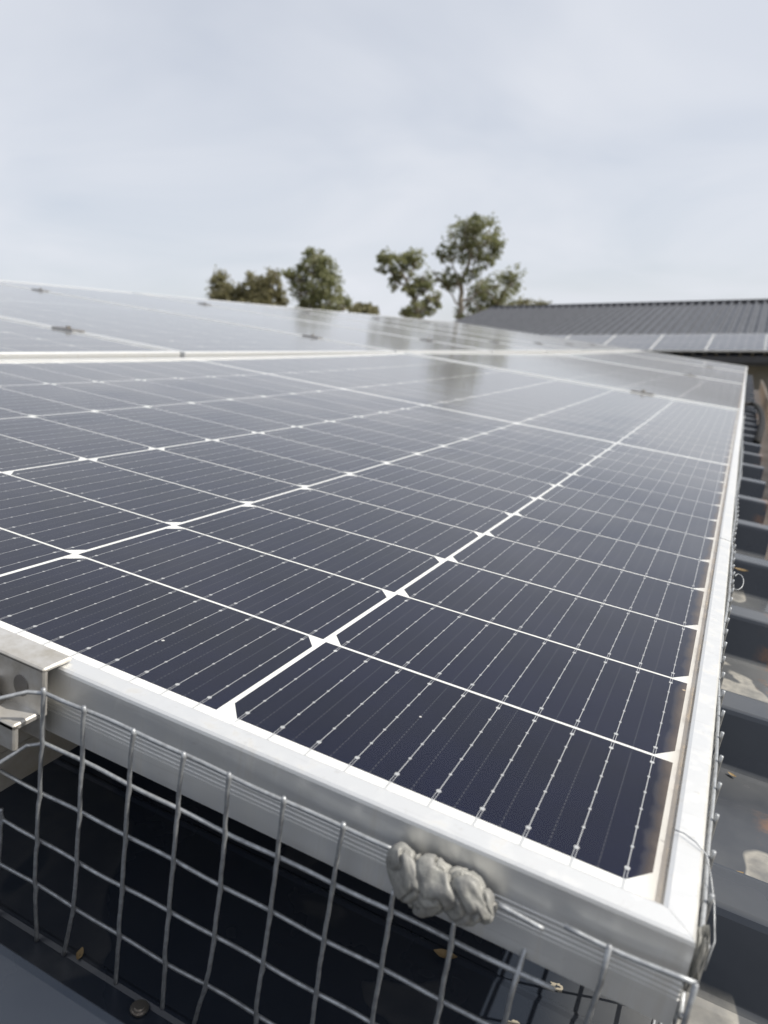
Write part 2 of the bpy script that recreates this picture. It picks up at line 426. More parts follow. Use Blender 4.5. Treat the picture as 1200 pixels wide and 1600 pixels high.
# half-round-ish box gutter: open channel with rolled outer lip
gp = [(ev.x-.018, ev.z-.03), (ev.x-.018, ev.z-.135), (ev.x-.002, ev.z-.15), (ev.x+.085, ev.z-.15), (ev.x+.10, ev.z-.135), (ev.x+.108, ev.z-.035),
      (ev.x+.118, ev.z-.028), (ev.x+.122, ev.z-.036), (ev.x+.114, ev.z-.045), (ev.x+.104, ev.z-.139), (ev.x+.087, ev.z-.154), (ev.x-.004, ev.z-.154), (ev.x-.0195, ev.z-.137), (ev.x-.0195, ev.z-.03)]
v, f = [], []
gy = [YA + (YB-YA)*i/40 for i in range(41)]
for Y in gy:
    for (X, Z) in gp: v.append(wl(X + .003*math.sin(Y*1.7), Y, Z))
k = len(gp)
for i in range(40):
    for j in range(k): f.append((i*k+j, (i+1)*k+j, (i+1)*k+(j+1) % k, i*k+(j+1) % k))
link('gutter', mesh('gutter', v, f, M['gutter_paint']), house)

# ------------------------------------------------------------------ solar panels
FZT, FZB = 0.004, -0.031        # frame top / bottom
# outer-to-inner profile of a frame rail (d = distance in from outer face)
def frame_profile(grooves):
    p = [(.030, FZB), (.0006, FZB), (0, FZB+.0006)]
    if grooves:
        z = -.0195
        p.append((0, z))
        for q in range(5):
            p += [(.0005, z+.0002), (.0005, z+.0008), (0, z+.0010), (0, z+.0020)]; z += .0021
    p += [(0, FZT-.0022), (.0004, FZT-.0009), (.0014, FZT), (.0095, FZT+.0003), (.0110, FZT-.0004), (.0112, -.0006), (.0112, -.004), (.0022, -.0045), (.0022, FZB+.002), (.030, FZB+.0018)]
    return p
PROF_G = frame_profile(True); PROF_P = frame_profile(False)
def frame_rail(name, prof, L0, axis, nsub, sag):
    # a mitred rail along +s of length L0; returned in panel-local coords by caller map
    v, f = [], []; k = len(prof)
    for i in range(nsub+1):
        for (d, z) in prof:
            dd = min(d, .0112)
            s0 = dd+.00012; s1 = L0-dd-.00012
            v.append((s0+(s1-s0)*i/nsub, d, z))
    for i in range(nsub):
        for j in range(k-1): f.append((i*k+j, (i+1)*k+j, (i+1)*k+j+1, i*k+j+1))
    f.append(tuple(range(k))); f.append(tuple(nsub*k + k-1-j for j in range(k)))
    return v, f
CP, CW = .184, .1811      # column pitch, cell width
RPI, CL = .094, .0919     # row pitch, half-cell length
MID = .010                # white strip at mid panel
X0C = -.5*PW + .0172      # first cell left edge
Y0C = .020                # first cell near edge
def row_y(r): return Y0C + r*RPI + (MID if r >= 12 else 0) + .0010
def cell_pts(flip, e=0):
    a = CW/2; bq = CL/2; ch = .0082; cb = .0096
    q = [(-a+ch, -bq), (a-ch, -bq), (a, -bq+cb), (a, bq), (-a, bq), (-a, -bq+cb)]
    if flip: q = [(-x, -y) for x, y in q]
    return q
def flat_cell(flip):
    b = MB(); b.ngon_prism(cell_pts(flip), -.00008, 0); return b.mesh('cell', M['cell'])
CELL = {0: flat_cell(False), 1: flat_cell(True)}
BX = [(-CW/2 + .0093 + .01815*q) for q in range(10)]
def ribbon_mesh(name, y_of, sag):
    b = MB()
    z = .00008
    def strip(y0, y1, wd, n=1, zz=z):
        for q in range(n):
            a = y0+(y1-y0)*q/n; c = y0+(y1-y0)*(q+1)/n
            b.quad((-wd, a, zz+sag(a)), (wd, a, zz+sag(a)), (wd, c, zz+sag(c)), (-wd, c, zz+sag(c)))
    for r in range(12):
        y0 = y_of(r); y1 = y0+CL
        strip(y0+.0062, y1-.0062, .00018, 4)
        for s in (-1, 1):                                   # forked ends
            for (ya, yb) in ((y0-.0004, y0+.006), (y1-.006, y1+.0004)):
                b.quad(*[(s*.00052+dxx, yy, z+sag(yy)) for dxx, yy in ((-.00011, ya), (.00011, ya), (.00011, yb), (-.00011, yb))])
        for q in range(7):
            yy = y0+.0062+(CL-.0124)*q/6
            big = q in (0, 6)
            wd, hh = (.0011, .0011) if big else (.00072, .00075)
            n = 8
            pts = [(wd*math.cos(2*math.pi*u/n), yy+hh*math.sin(2*math.pi*u/n)) for u in range(n)]
            base = len(b.v); b.v += [(px, py, z+.00006+sag(yy)) for px, py in pts]; b.f.append(tuple(base+u for u in range(n)))
    strip(y_of(0)-.008, y_of(0), .0005)
    return b.mesh(name, M['ribbon_tin'])
def no_sag(y): return 0.0
def sag_near(y): 
    q = min(max(y/PL, 0), 1); return -.0079*4*q*(1-q)
def sheet_mesh(name, mat, inset, z, sag, nsub):
    v, f = [], []
    for i in range(nsub+1):
        y = inset + (PL-2*inset)*i/nsub
        v += [(-PW/2+inset, y, z+sag(y)), (PW/2-inset, y, z+sag(y))]
    for i in range(nsub): f.append((2*i, 2*i+1, 2*i+3, 2*i+2))
    return mesh(name, v, f, mat, True)
PARTS = {}
def panel_parts(key, sag, glass):
    ns = 24 if sag is not no_sag else 1
    d = {}
    d['backsheet'] = sheet_mesh('backsheet', M['backsheet_white'], .006, -.00014, sag, ns)
    d['glass'] = sheet_mesh('glass', M[glass], .0105, .0022, sag, ns)
    rails = []
    for side in range(4):
        Lr = PW if side in (0, 2) else PL
        v, f = frame_rail('frame_rail', PROF_G, Lr, 0, ns if side in (1, 3) else 1, sag)
        o_ = []
        for (s, dd, z) in v:
            if side == 0: x, y = -PW/2+s, dd
            elif side == 2: x, y = PW/2-s, PL-dd
            elif side == 1: x, y = PW/2-dd, s
            else: x, y = -PW/2+dd, PL-s
            o_.append((x, y, z+sag(y)))
        rails.append(mesh('frame_rail', o_, f, M['frame']))
    d['rails'] = rails
    PARTS[key] = d
    return d
panel_parts('near', sag_near, 'solar_glass')
panel_parts('flat', no_sag, 'solar_glass')
panel_parts('upright', no_sag, 'solar_glass_upright')
RIB_N = [ribbon_mesh('busbar_ribbon', lambda r: row_y(r), sag_near), ribbon_mesh('busbar_ribbon', lambda r: row_y(r+12), sag_near)]
RIB_F = [ribbon_mesh('busbar_ribbon', lambda r: row_y(r), no_sag), ribbon_mesh('busbar_ribbon', lambda r: row_y(r+12), no_sag)]
def joined_cells():
    b = MB()
    for c in range(6):
        for r in range(24):
            cx = X0C + CW/2 + c*CP; cy = row_y(r)+CL/2
            n = len(b.v); q = cell_pts((c % 2) == 0)
            b.v += [(cx+x, cy+y, 0) for x, y in q]; b.f.append(tuple(range(n, n+len(q))))
    return b.mesh('cell_grid', M['cell'])
GRID = joined_cells()
def make_panel(label, mat4, key, cells, ribbons, group):
    sag = sag_near if key == 'near' else no_sag
    e = empty('solar_panel', label, 'solar panel', mat4, group)
    d = PARTS[key]
    link('backsheet', d['backsheet'], e); link('glass', d['glass'], e)
    for r_ in d['rails']: link('frame_rail', r_, e)
    if cells:
        for c in range(6):
            for r in range(24):
                cy = row_y(r)+CL/2; sl_ = (sag(cy+.01)-sag(cy-.01))/.02
                o_ = link('cell', CELL[1 if c % 2 == 0 else 0], e, (X0C + CW/2 + c*CP, cy, sag(cy)))
                o_.rotation_euler.x = math.atan(sl_)
    else:
        o_ = link('cell_grid', GRID, e); o_['kind'] = 'stuff'
    if ribbons:
        RB = RIB_N if key == 'near' else RIB_F
        for c in range(6):
            for q in range(10):
                for h in range(2):
                    link('busbar_ribbon', RB[h], e, (X0C + CW/2 + c*CP + BX[q], 0, 0))
    return e
XC = .198 - PW/2      # centre line of the eave row
ROWG = 'solar panels lying along the eave'
eave_labels = ['big near solar panel filling the foreground, white lines between dark cells',
               'second solar panel along the eave, darkly mirroring the roof behind',
               'third solar panel along the eave, a thin pale strip',
               'farthest solar panel along the eave, next to the other building']
tilt2 = math.atan2(-.016, PL)
make_panel(eave_labels[0], ROOF @ T(XC, -.020, 0), 'near', True, True, ROWG)
y1 = -.020 + PL + .020
make_panel(eave_labels[1], ROOF @ T(XC, y1, 0) @ Matrix.Rotation(tilt2, 4, 'X'), 'flat', True, True, ROWG)
make_panel(eave_labels[2], ROOF @ T(XC, y1+PL+.02, -.016) @ Matrix.Rotation(.0012, 4, 'X'), 'flat', False, False, ROWG)
make_panel(eave_labels[3], ROOF @ T(XC, y1+2*(PL+.02), -.013) @ Matrix.Rotation(.0022, 4, 'X'), 'flat', False, False, ROWG)
UPG = 'solar panels standing upright in the upper row'
UPX = -.960
ords = ['first', 'second', 'third', 'fourth', 'fifth', 'sixth', 'seventh', 'eighth']
UY = [1.122 + 1.150*(k-1) for k in range(8)]
for k in range(8):
    lab = ('upper row solar panel cut off by the left edge of the picture' if k == 0 else
           'upper row solar panel right of the dark joint, %s counted from the left' % ords[k] if k == 1 else
           'upper row solar panel, %s counted from the left' % ords[k] if k < 7 else
           'last upper row solar panel at the far end of the array')
    # long side runs up the slope: local +y -> roof -x, local +x -> roof +y
    rot = Matrix(((0,-1,0,0),(1,0,0,0),(0,0,1,0),(0,0,0,1)))
    make_panel(lab, ROOF @ T(UPX, UY[k]+.010+PW/2, 0) @ rot @ Matrix.Rotation(.0006*((k*7) % 5-2), 4, 'Y'), 'upright', k < 3, k < 2, UPG)

# ------------------------------------------------------------------ rails and clamps
def rail_mesh(length):
    # slotted extrusion 40 x 40, cross-section in x-z, swept along y
    pr_ = [(-.020,-.032),(.020,-.032),(.020,-.012),(.0215,-.010),(.0215,-.001),(.0205,0),(.0065,0),(.0065,-.004),(.012,-.004),(.012,-.013),(-.012,-.013),(-.012,-.004),(-.0065,-.004),(-.0065,0),(-.0205,0),(-.0215,-.001),(-.0215,-.010),(-.020,-.012)]
    v = [(x, 0, z) for x, z in pr_] + [(x, length, z) for x, z in pr_]
    k = len(pr_); f = [(j, (j+1) % k, k+(j+1) % k, k+j) for j in range(k)] + [tuple(k-1-j for j in range(k)), tuple(range(k, 2*k))]
    return mesh('rail', v, f, M['rail_aluminium'])
b = MB(); b.bbox(-.020,.052,-.020,.020,0,.0205,.0006); b.bbox(.0225,.027,-.020,.020,.018,.045,.0006)
foot = b.mesh('rail_foot', M['rail_aluminium'])
RAILX = [-.115, -.700, -1.305, -2.720]
rail_lab = ['aluminium mounting rail with its cut end showing below the near panel clamp', 'aluminium mounting rail under the uphill side of the near panel',
            'aluminium mounting rail under the lower part of the upper row', 'aluminium mounting rail under the upper part of the upper row']
rm = rail_mesh(9.4)
for x, lb in zip(RAILX, rail_lab):
    e = empty('mounting_rail', lb, 'rail', ROOF @ T(x, -.040, FZB-.0004), 'mounting rails under the array')
    link('rail', rm, e)
    for q in range(0, 40, 5):
        yy = .127+RP*q+.017+.040
        link('rail_foot', foot, e, (0, yy, (PAN+RIBH) - FZB + .0016))
# mid clamps
def mid_clamp_mesh():
    b = MB(); b.bbox(-.035,.035,-.019,.019,.0,.0032,.0006); b.bbox(-.035,.035,-.0085,-.0065,-.03,.0004,.0004); b.bbox(-.035,.035,.0065,.0085,-.03,.0004,.0004)
    return b.mesh('clamp_body', M['dark_clamp'])
mcm = mid_clamp_mesh()
b = MB(); b.ngon_prism([(.0062*math.cos(math.pi/3*q), .0062*math.sin(math.pi/3*q)) for q in range(6)], .0032, .0092)
bm_ = b.mesh('bolt', M['bolt_steel'])
def mid_clamp(x, y, lab, z=0):
    e = empty('mid_clamp', lab, 'clamp', ROOF @ T(x, y, FZT+.0004+z), 'clamps between panels')
    cb_ = link('clamp_body', mcm, e); link('bolt', bm_, cb_)
mid_clamp(-.100, y1-.010, 'dark clamp on the far edge of the big near panel')
mid_clamp(-.105, y1+PL+.010, 'dark clamp on the eave row between second and third panel', -.016)
mid_clamp(-.105, y1+2*PL+.030, 'dark clamp on the eave row between third and last panel', -.013)
for k in range(1, 8):
    for x, nm in ((-1.305, 'lower'), (-2.720, 'higher')):
        mid_clamp(x, UY[k], '%s clamp on the %s joint of the upper row, counted from the left' % (nm, ords[k-1]))
# end clamp at the near panel's front frame
ex = -.106
e = empty('end_clamp', 'aluminium end clamp with bolt gripping the near panel front frame at left', 'clamp', ROOF @ T(ex, -.020, 0))
b = MB()
b.bbox(-.034, .034, -.0088, .0072, FZT+.0006, FZT+.0030, .0007)
b.bbox(-.034, .034, -.0088, -.0060, -.0170, FZT+.0024, .0007)
link('clamp_body', b.mesh('clamp_body', M['clamp_aluminium']), e)
b = MB(); b.bbox(-.034, .031, -.0215, -.0064, -.0190, -.0158, .0007); b.bbox(-.034, .031, -.0215, -.0185, -.0290, -.0162, .0007)
b.bbox(-.034, .031, -.0068, -.0040, -.0310, -.0162, .0007)
cf_ = link('clamp_foot', b.mesh('clamp_foot', M['clamp_aluminium']), e)
b = MB()
b.ngon_prism([(.0062*math.cos(math.pi/3*q+.3), .0062*math.sin(math.pi/3*q+.3)) for q in range(6)], 0, .0085)
b.ngon_prism([(.0090*math.cos(math.pi/8*q), .0090*math.sin(math.pi/8*q)) for q in range(16)], -.0016, 0)
link('bolt', b.mesh('bolt', M['bolt_steel']), cf_, (.0045, -.0152, -.0142))
b = MB(); b.ngon_prism([(.0044*math.cos(math.pi/10*q), .0052*math.sin(math.pi/10*q)) for q in range(20)], 0, .0005)  # dark disc painting the shade inside a hole in the clamp face
o_ = link('hole_shade', b.mesh('hole_shade', M['dark_clamp']), e, (.0205, -.0088, -.0055)); o_.rotation_euler = (R_(90), 0, 0)

# ------------------------------------------------------------------ bird-proofing wire mesh
WR = .00092; WP = .0254
def wob(s, a, seed): return a*mnoise.noise(Vector((s*14, seed*3.7, 1.3)))
def wire(parent, pts, r=WR, seg=8, name='wire'):
    b = MB(); b.tube(pts, r, seg)
    return link(name, b.mesh(name, M['galvanised_wire'], True), parent)
MY = -.0245
fm = empty('wire_mesh', 'galvanised square wire mesh hanging from the near panel front frame', 'wire mesh', ROOF @ T(0, 0, 0), 'bird-proofing mesh')
vx = [-.1020, -.0752, -.0500, -.0232, .0030, .0272, .0517, .0762, .1010, .1250, .1480]
zrow = [-.0075, -.0335, -.0600, -.0855, -.1110]
def out_y(x):      # the mesh stands off the frame a little towards the clamp
    return .0075*min(max((.075-x)/.145, 0), 1)
def off(x, y, z):
    q = out_y(x); return (x + q*(.169-x)/.217, y - q, z + q*(.181-z)/.217)
for i, x in enumerate(vx):
    z1 = -.1290 - out_y(x)*1.30
    top = -.0045 if i not in (8, 9, 10) else -.0225
    if i == 0: top = -.079
    pts = []
    rad = []
    for q in range(49):
        s = q/48; z = top + (z1-top)*s
        yy = MY-.0021 + .0004*math.sin(s*6+i) - (.004*(s**2) if i < 7 else 0)
        xx = x + .004*(s-.5)**2*math.sin(i*1.9+1) + wob(s, .0003, i+1) + (.0035*max(0, s-.75)*math.sin(i*2.2)*4 if i < 7 else 0)
        if i == 10 and s < .12: yy += .012*(1-s/.12)
        pts.append(off(xx, yy + .0006*sum(math.exp(-((z-zz)/.0022)**2) for zz in zrow), z))
        rad.append(WR*(1 + .22*sum(math.exp(-((z-zz)/.0018)**2) for zz in zrow) + .05*math.sin(q*2.1+i)))
    wire(fm, pts, rad)
for j, z in enumerate(zrow):
    xa, xb = (-.0752, .0985) if j == 0 else (-.0752, .1615) if j == 1 else (-.165, .168)
    pts = []
    nq = 40
    for q in range(nq+1):
        x = xa+(xb-xa)*q/nq
        pts.append(off(x, MY + .0003*math.sin(x*120+j) + wob(x*1.2, .0008, j+30) - (.004*((-(z+.03))/.1)**2 if z < -.03 else 0), z + wob(x*.9, .0010, j+11)))
    if j in (0, 1):
        # cut end bent out towards the viewer at the left
        a = Vector(pts[0])
        dz = (-.002, -.016)[j]
        bend = [a+Vector((-.0195, -.020, dz*1.0-.003)), a+Vector((-.013, -.0125, dz*.5-.0005)), a+Vector((-.006, -.0045, dz*.12+.0008))]
        pts = [tuple(q) for q in bend] + pts
    wire(fm, pts)
wire(fm, [(.1375+q*.002, MY-.001, -.0095-.0002*q) for q in range(0, 9)])     # stub leaving the sealant lump
# second offcut at the corner
cm = empty('wire_mesh', 'short offcut of wire mesh wrapped at the near panel corner', 'wire mesh', ROOF @ T(0, 0, 0), 'bird-proofing mesh')
for i, x in enumerate((.1735, .1995)):
    wire(cm, [(x+wob(q/8, .002, i+50), MY-.0022, -.0050-(.122)*q/8) for q in range(9)])
wire(cm, [(.1595+(.2005-.1595)*q/8, MY, -.0072-.0008*math.sin(q*.5)) for q in range(9)])
# mesh along the eave side
sm = empty('wire_mesh', 'long wire mesh strip along the eave side of the near panel', 'wire mesh', ROOF @ T(0, 0, 0), 'bird-proofing mesh')
SX = .2003
def side_x(y): return SX + .0022*mnoise.noise(Vector((y*5, .5, 0))) + .0010*mnoise.noise(Vector((y*23, 1.5, 0)))
b = MB(); b.tube([(0, 0, .0035), (0, 0, 0), (0,0,-.03), (.0006, 0, -.06), (-.0004, .0004, -.09), (0, 0, -.122)], [WR*1.0, WR*.85, WR*.85, WR*.85, WR*.85, WR*.85], 6)
vw = b.mesh('wire', M['galvanised_wire'], True)
for q in range(88):
    y = -.012 + WP*q
    o_ = link('wire', vw, sm, (side_x(y)+.0016, y, -.0052 + .0015*mnoise.noise(Vector((y*9, 4, 0)))))
    o_.rotation_euler = (.10*mnoise.noise(Vector((y*31, 2, 0))), .05*mnoise.noise(Vector((y*17, 9, 0))), 0)
for j in range(5):
    pts = [(side_x(y)+.0002*j, y, -.0060-.0255*j+.0018*mnoise.noise(Vector((y*7, j*5., 0)))) for y in [-.013 + 2.23*q/180 for q in range(181)]]
    wire(sm, pts, WR, 6)
# tie wires and loops
tw = MB()
def tie(label, pts, r=.00026):
    b = MB(); b.tube(pts, r, 6)
    o_ = link('tie_wire', b.mesh('tie_wire', M['galvanised_wire'], True)); o_.matrix_world = ROOF.copy()
    tag(o_, label, 'wire', 'thin tie wires on the frame')
tie('thin tie wire crossing the eave-side frame close to the near corner', [(.1868,.0330,.0047),(.190,.0325,.0050),(.1945,.0300,.0048),(.1985,.0270,.0035),(.2015,.0240,-.002),(.2040,.0150,-.006),(.2060,.004,-.012),(.2045,-.004,-.018)])
tie('thin tie wire crossing the eave-side frame halfway along the near panel', [(.1868,.532,.0046),(.191,.530,.0049),(.196,.527,.0047),(.1985,.526,.003),(.2015,.524,-.003)])
loop = [(.2040+.0035*(1-math.cos(a)), .44+.0060*math.sin(a)-.01*a/6, -.004-.005*a/6+.003*math.sin(a)) for a in [q*6.6/24 for q in range(25)]]
tie('small curled loop of tie wire beside the eave-side mesh', loop, .00035)
# ------------------------------------------------------------------ sealant lumps
def lump(name, label, centre, rx, ry, rz, coils, seed, rotz=0, roty=0):
    v, f = [], []; nu, nv = 96, 56
    for i in range(nu+1):
        tt = i/nu
        for j in range(nv):
            th = 2*math.pi*j/nv
            env = max(0., 1-abs(2*tt-1)**3.2)**.5
            ph = coils*math.pi*2*tt + .9*math.sin(th+seed) + .5*math.sin(2*th)
            fold = abs(math.sin(ph*.5))
            d = Vector((math.cos(th)*1.2, math.sin(th)*1.2, tt*4+seed*3))
            nn = mnoise.noise(d*1.1)*.26 + mnoise.noise(d*2.6)*.10 + mnoise.noise(d*6)*.035
            crease = abs(mnoise.noise(Vector((math.cos(th)*.9+tt*2.2, math.sin(th)*.9, tt*5.5+seed))))
            rr = env*(.70 + .34*fold**.5 + nn - .30*max(0, .12-crease)/.12)
            cx = (tt-.5)*2*rx + .10*rx*math.sin(th*2+seed)*env
            v.append((cx, rr*ry*math.cos(th) + .08*ry*math.sin(tt*9+seed), rr*rz*math.sin(th) + .16*rz*math.sin(tt*7+seed*2)))
    for i in range(nu):
        for j in range(nv): f.append((i*nv+j, i*nv+(j+1) % nv, (i+1)*nv+(j+1) % nv, (i+1)*nv+j))
    f.append(tuple(nv-1-j for j in range(nv))); f.append(tuple(nu*nv+j for j in range(nv)))
    o_ = link(name, mesh(name, v, f, M['silicone_grey'], True))
    o_.matrix_world = ROOF @ T(*centre) @ Matrix.Rotation(rotz, 4, 'Z') @ Matrix.Rotation(roty, 4, 'Y')
    tag(o_, label, 'sealant')
lump('sealant_lump', 'grey twisted lump of sealant stuck on the frame and mesh', (.1165, -.0268, -.0118), .0208, .0076, .0100, 3.3, 1.3, 0, .06)
lump('sealant_lump', 'small pale smear of sealant on the outer corner of the near frame', (.2000, -.010, -.0095), .0028, .0085, .0105, 1.0, 4.1)

# ------------------------------------------------------------------ black hose loop by the gutter
b = MB()
cpts = [(.12, 3.10, -.07), (.165, 3.45, -.068), (.212, 3.68, -.064), (.248, 3.70, -.060), (.268, 3.38, -.058), (.274, 2.90, -.062), (.264, 2.48, -.078), (.258, 2.36, -.098)]
hp = []
for q in range(len(cpts)-1):
    P_ = [Vector(cpts[max(0, min(len(cpts)-1, q+k))]) for k in (-1, 0, 1, 2)]
    for u_ in range(6):
        a = u_/6
        hp.append(.5*((2*P_[1]) + (P_[2]-P_[0])*a + (2*P_[0]-5*P_[1]+4*P_[2]-P_[3])*a*a + (3*P_[1]-P_[0]-3*P_[2]+P_[3])*a**3))
b.tube(hp, .011, 10)
o_ = link('cable_conduit', b.mesh('cable_conduit', M['black_rubber'], True)); o_.matrix_world = ROOF.copy()
tag(o_, 'black flexible conduit arching out from under the panels to the gutter', 'conduit')

# ------------------------------------------------------------------ far building with its own panels
phi = R_(1.5)
E0 = at(1150, 557, 18.0)
ed_ = Vector((math.cos(phi), -math.sin(phi), 0)); pd = Vector((math.sin(phi), math.cos(phi), 0))
RUN = 9.5; RPITCH = R_(9.5)
FL = Matrix.Identity(4)
up = (pd*math.cos(RPITCH) + Vector((0,0,1))*math.sin(RPITCH)); nrm = ed_.cross(up)
for i in range(3): FL[i][0] = ed_[i]; FL[i][1] = up[i]; FL[i][2] = nrm[i]; FL[i][3] = E0[i]
fb = empty('building', 'building behind with dark ribbed roof and a row of panels on its eave', 'building', FL)
SL = RUN/math.cos(RPITCH)
XL, XR = -8.75, 8.2
FP = .235
v, f = [], []
nr = 3
prf = []
for q in range(nr):
    y = q*FP
    prf += [(y, 0), (y+.100, 0), (y+.106, .075), (y+.156, .075), (y+.164, 0)]
prf.append((nr*FP, 0))
for Y in (0, SL):
    for (a, z) in prf: v.append((a, Y, z))
k = len(prf)
for j in range(k-1): f.append((j, j+1, k+j+1, k+j))
fsh = mesh('roof_sheet', v, f, M['far_roof_paint'])
nsh = int((XR-XL)/(nr*FP))
for q in range(nsh): link('roof_sheet', fsh, fb, (XL+q*nr*FP, 0, 0))
XR = XL+nsh*nr*FP
b = MB(); b.tube([(XL-.05, SL, .05), (XR+.05, SL, .05)], .07, 8); link('ridge_cap', b.mesh('ridge_cap', M['fascia_dark'], True), fb)
b = MB(); b.tube([(XL-.02, -.05, .03), (XL-.02, SL, .03)], .035, 6); link('barge_board', b.mesh('barge_board', M['fascia_dark']), fb)
fi = FL.inverted()
def fl_(x, y, z): # building-aligned horizontal coords: x along eave, y depth, z up relative to E0
    return tuple(fi @ (E0 + ed_*x + pd*y + Vector((0,0,z))))
def fbox(name, mat, x0, x1, y0, y1, z0, z1):
    bb = MB(); bb.box(x0, x1, y0, y1, z0, z1); bb.v = [fl_(*q) for q in bb.v]; return link(name, bb.mesh(name, mat), fb)
bb = MB(); z_r = SL*math.sin(RPITCH)
bb.quad(fl_(XL, RUN+.02, z_r), fl_(XR, RUN+.02, z_r), fl_(XR, 2*RUN, 0), fl_(XL, 2*RUN, 0)); link('roof_far_slope', bb.mesh('roof_far_slope', M['far_roof_paint']), fb)
gzf = GZ - E0.z
fbox('wall', M['wall_render'], XL+.4, XR-.4, .9, 1.1, gzf, .15)
fbox('wall', M['wall_render'], XL+.4, XR-.4, 2*RUN-.6, 2*RUN-.4, gzf, 0)
fbox('gable_wall', M['wall_render'], XL+.4, XL+.6, 1.1, 2*RUN-.6, gzf, .2)
fbox('gable_wall', M['wall_render'], XR-.6, XR-.4, 1.1, 2*RUN-.6, gzf, .2)
fbox('fascia', M['fascia_dark'], XL, XR, -.03, -.005, -.20, -.005)
fbox('gutter', M['fascia_dark'], XL, XR, -.15, -.035, -.13, -.01)
for q in range(7): fbox('post', M['wall_render'], XL+.5+q*2.55, XL+.62+q*2.55, .05, .17, gzf, -.205)
fp_key = PARTS['upright']
names = ['fourth', 'third', 'second', 'first']
for q in range(8):
    x = -.62 + 1.150*(q-3.5)
    lab = 'solar panel on the roof behind, number %s from the left end of that row' % ['one','two','three','four','five','six','seven','eight'][q]
    make_panel(lab, FL @ T(x, .05, .12), 'upright', False, False, 'solar panels on the roof behind')

# ------------------------------------------------------------------ trees
def tree(label, dist, base_u, lobes, limbs, leaf, nleaf, seed, name='tree', lsize=.22, group='trees behind the roofs'):
    rnd = random.Random(seed)
    b0 = at(base_u, 546, dist); base = Vector((b0.x, b0.y, GZ))
    e = empty(name, label, 'tree' if name == 'tree' else 'bush', Matrix.Translation(base), group)
    px = dist/FPX*1.0
    d0 = pix_dir(base_u, 546); d0.z = 0; d0.normalize()
    right = Vector((d0.y, -d0.x, 0))
    def loc(u, v, depth=0): return at(u, v, dist) - base + d0*depth
    # trunk and limbs
    b = MB()
    for (pts, r0, r1) in limbs:
        P = [Vector((0, 0, 0)) if p == 'base' else loc(*p) for p in pts]
        # subdivide with wobble
        Q = []
        for i in range(len(P)-1):
            for s in range(4):
                a = P[i].lerp(P[i+1], s/4)
                if i or s: a = a + Vector((rnd.uniform(-1,1), rnd.uniform(-1,1), rnd.uniform(-.5,.5)))*.09
                Q.append(a)
        Q.append(P[-1])
        rr = [r0 + (r1-r0)*i/(len(Q)-1) for i in range(len(Q))]
        b.tube(Q, rr, 7)
    # twigs into lobes
    tips = [Q[-1] if False else None]
    for (u, v, ru, rv) in lobes:
        c = loc(u, v)
        for s in range(5):
            dv = Vector((rnd.uniform(-1,1), rnd.uniform(-1,1), rnd.uniform(-.4,1)))
            end = c + Vector((dv.x*ru*px*.8, dv.y*ru*px*.8, dv.z*rv*px*.8))
            st = c + Vector((0, 0, -rv*px*.9))
            b.tube([st, st.lerp(end, .5)+Vector((rnd.uniform(-.1,.1),)*3), end], [.05, .03, .012], 5)
    link('trunk', b.mesh('trunk', M['bark'], True), e)
    area = sum(l[2]*l[3] for l in lobes)
    v, f = [], []
    for (u, v0, ru, rv) in lobes:
        c = loc(u, v0, rnd.uniform(-.5, .5)*ru*px)
        n = int(.60*nleaf*ru*rv/area)
        # leaves gather in clumps within the lobe, with gaps between
        ncl = max(9, int(n/20)); cl = []
        for q in range(ncl):
            while True:
                dv = Vector((rnd.uniform(-1,1), rnd.uniform(-1,1), rnd.uniform(-1,1)))
                if .25 < dv.length < 1.04: break
            cl.append((Vector((dv.x*ru*px, dv.y*ru*px, dv.z*rv*px)), rnd.uniform(.12, .30)))
        for q in range(n):
            o0, cr = cl[rnd.randrange(ncl)]
            r_ = cr*min(ru, rv)*px*1.25
            p_ = c + o0 + Vector((rnd.gauss(0,.8), rnd.gauss(0,.8), rnd.gauss(0,.62)))*r_
            ll = lsize*rnd.uniform(.6, 1.25); wd = ll*.34
            ax = Vector((rnd.uniform(-1,1), rnd.uniform(-1,1), rnd.uniform(-1.3,.5))).normalized()
            sd = ax.orthogonal().normalized()
            sd = (Matrix.Rotation(rnd.uniform(0, 6.28), 3, ax) @ sd)
            k = len(v)
            v += [p_, p_+ax*ll*.5+sd*wd, p_+ax*ll, p_+ax*ll*.5-sd*wd]
            f.append((k, k+1, k+2, k+3))
    link('crown', mesh('crown', v, f, M[leaf]), e)
    return e
tree('tall eucalyptus with open two-tiered crown, tallest of the trees', 55, 720,
     [(738,348,20,13),(752,366,30,22),(722,372,26,24),(771,385,15,17),(742,395,25,16),(693,392,9,16),(706,402,9,8),(692,430,17,12),(712,440,16,12),(778,452,34,24),(800,432,14,18),(752,468,24,20),(785,478,22,12),(735,488,26,8),(700,446,10,8),(738,424,16,11),(760,408,16,10)],
     [(['base',(719,495),(722,445),(735,400),(742,355)], .26, .05), ([(721,455),(708,420),(696,395)], .10, .03), ([(722,470),(755,455),(785,445)], .09, .03), ([(720,480),(700,455),(690,432)], .07, .03), ([(733,405),(755,385),(768,375)], .07, .03), ([(720,485),(738,470),(752,440)], .07, .03)],
     'eucalypt_leaf', 13000, 3)
